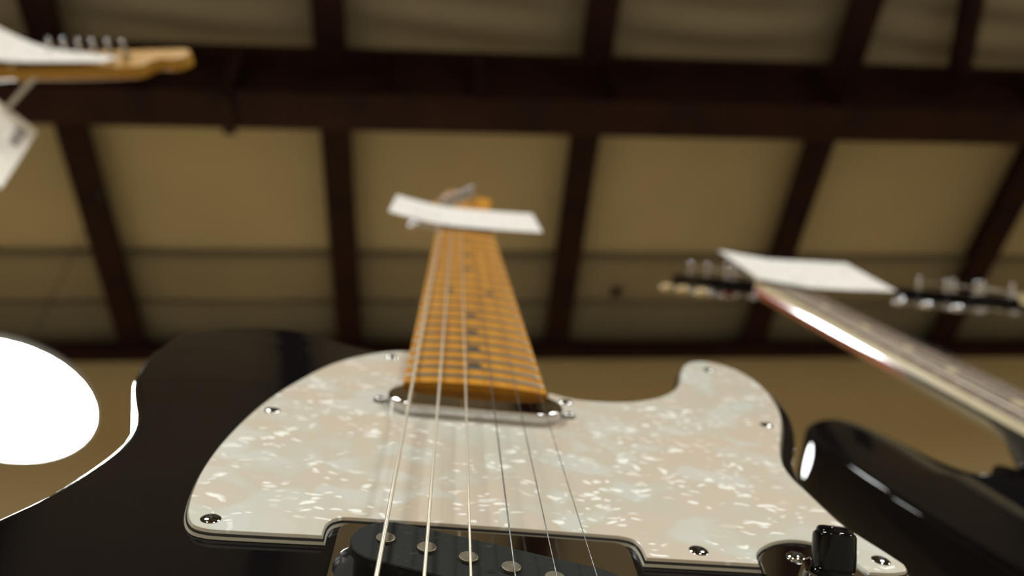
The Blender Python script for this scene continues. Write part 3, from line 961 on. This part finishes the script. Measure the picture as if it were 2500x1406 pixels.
def card3(u, v):
    y = -75 + 212 * v
    xl = 4 + 31 * v
    xu = -62 + 86 * v
    return (xu + (xl - xu) * u, S + 3 + y - 14 * u, 15.5 + 90 * max(0, .5 - v) ** 1.7 * (1 - .5 * u))
card(G3, card3, 'curled white card over the strings beside the pale maple headstock')

def hang_tag():
    c = cam_pt(-.452, .172, 1.0)
    root = empty('hang_tag', Matrix.Translation(cam_pt(-.440, .19, 1.0)))
    tag(root, 'white hang tag on a white thread below the pale maple headstock', 'tag')
    def pt(u, v, d):
        return cam_pt((u - 1250) / F_PX * d, (703 - v) / F_PX * d, d)
    inv = root.matrix_world.inverted()
    # four corners of the card, in space
    A, B = pt(22, 268, 1.0), pt(92, 322, 1.0)
    e = (B - A)
    long = Vector((0, 0, -.115))
    Aw = A - e * .9
    def fn(u, v):
        p = Aw + (B - Aw) * u + long * v + FWD * (.004 * math.sin(math.pi * u))
        return inv @ p
    finish(sheet(fn, 8, 6, .0005), 'card', M['tag'], root, 40)
    def fn2(u, v):
        p = Aw + (B - Aw) * (.72 + .16 * u) + long * (.10 + .26 * v) - FWD * (.0015)
        return inv @ p
    finish(sheet(fn2, 4, 4, .0002), 'print', M['ink'], root, 40)
    pts = [pt(80, 192, 1.0), pt(48, 226, 1.0), pt(16, 262, 1.0), pt(-14, 300, 1.0)]
    bm = bmesh.new()
    tube([inv @ p for p in pts], .0017, 8, bm)
    off = RIGHT * .004 + UP * .001
    tube([inv @ (p + off) for p in pts], .0017, 8, bm)
    finish(bm, 'thread', M['thread'], root, 60)
    return root
hang_tag()

# ------------------------------------------------------------------ stands (below and behind the bodies)
def stand(frame, label, low=-168, thick=45):
    def gp(x, y, z): return frame @ (Vector((x, y, z)) * MM)
    b = gp(0, low, -20)
    root = empty('guitar_stand', Matrix.Translation((b.x, b.y + .12, 0)))
    tag(root, label, 'stand', 'black tubular guitar stands')
    inv = root.matrix_world.inverted()
    hub = Vector((b.x, b.y + .16, b.z - .02))
    back = gp(0, 20, -thick - 12)
    def tb(pts, r, name, m):
        finish(tube([inv @ Vector(p) for p in pts], r, 10), name, m, root, 60)
    for s in (-1, 1):
        tb([hub, gp(70 * s, low - 8, -thick - 14), gp(70 * s, low + 2, -thick + 2), gp(70 * s, low - 6 + 4, 6), gp(70 * s, low + 16, 12)], .007, 'cradle_arm', M['foam'])
    tb([hub, back, gp(0, 60, -thick - 12)], .009, 'post', M['stand'])
    tb([gp(-60, 56, -thick - 9), gp(60, 56, -thick - 9)], .008, 'back_rest', M['foam'])
    for a in (40, 140, 270):
        d = Vector((math.cos(math.radians(a)), math.sin(math.radians(a)), 0))
        f = Vector((hub.x, hub.y, 0)) + d * .24
        f.z = .009
        tb([hub - Vector((0, 0, .02)), f], .009, 'leg', M['stand'])
    return root
stand(G1, 'black tubular stand holding the pearl pickguard guitar')
stand(G2, 'black tubular stand holding the cream bound dark guitar', -173, 42)
stand(G4, 'black tubular stand holding the guitar with chrome tuners', -173, 42)
low = min(((G3 @ (Vector((p.x, p.y, z)) * MM)) for p in TELE_BODY for z in (0, -45)), key=lambda v: v.z)
bm = box(bmesh.new(), (-.22, -.2, 0), (.22, .2, low.z))
bmesh.ops.bevel(bm, geom=list(bm.edges), offset=.008, segments=2, affect='EDGES')
o = finish(bm, 'plinth', M['plinth'], None, 40)
o.location = (low.x, low.y, 0)
tag(o, 'plywood plinth under the body of the pale maple guitar', 'plinth')
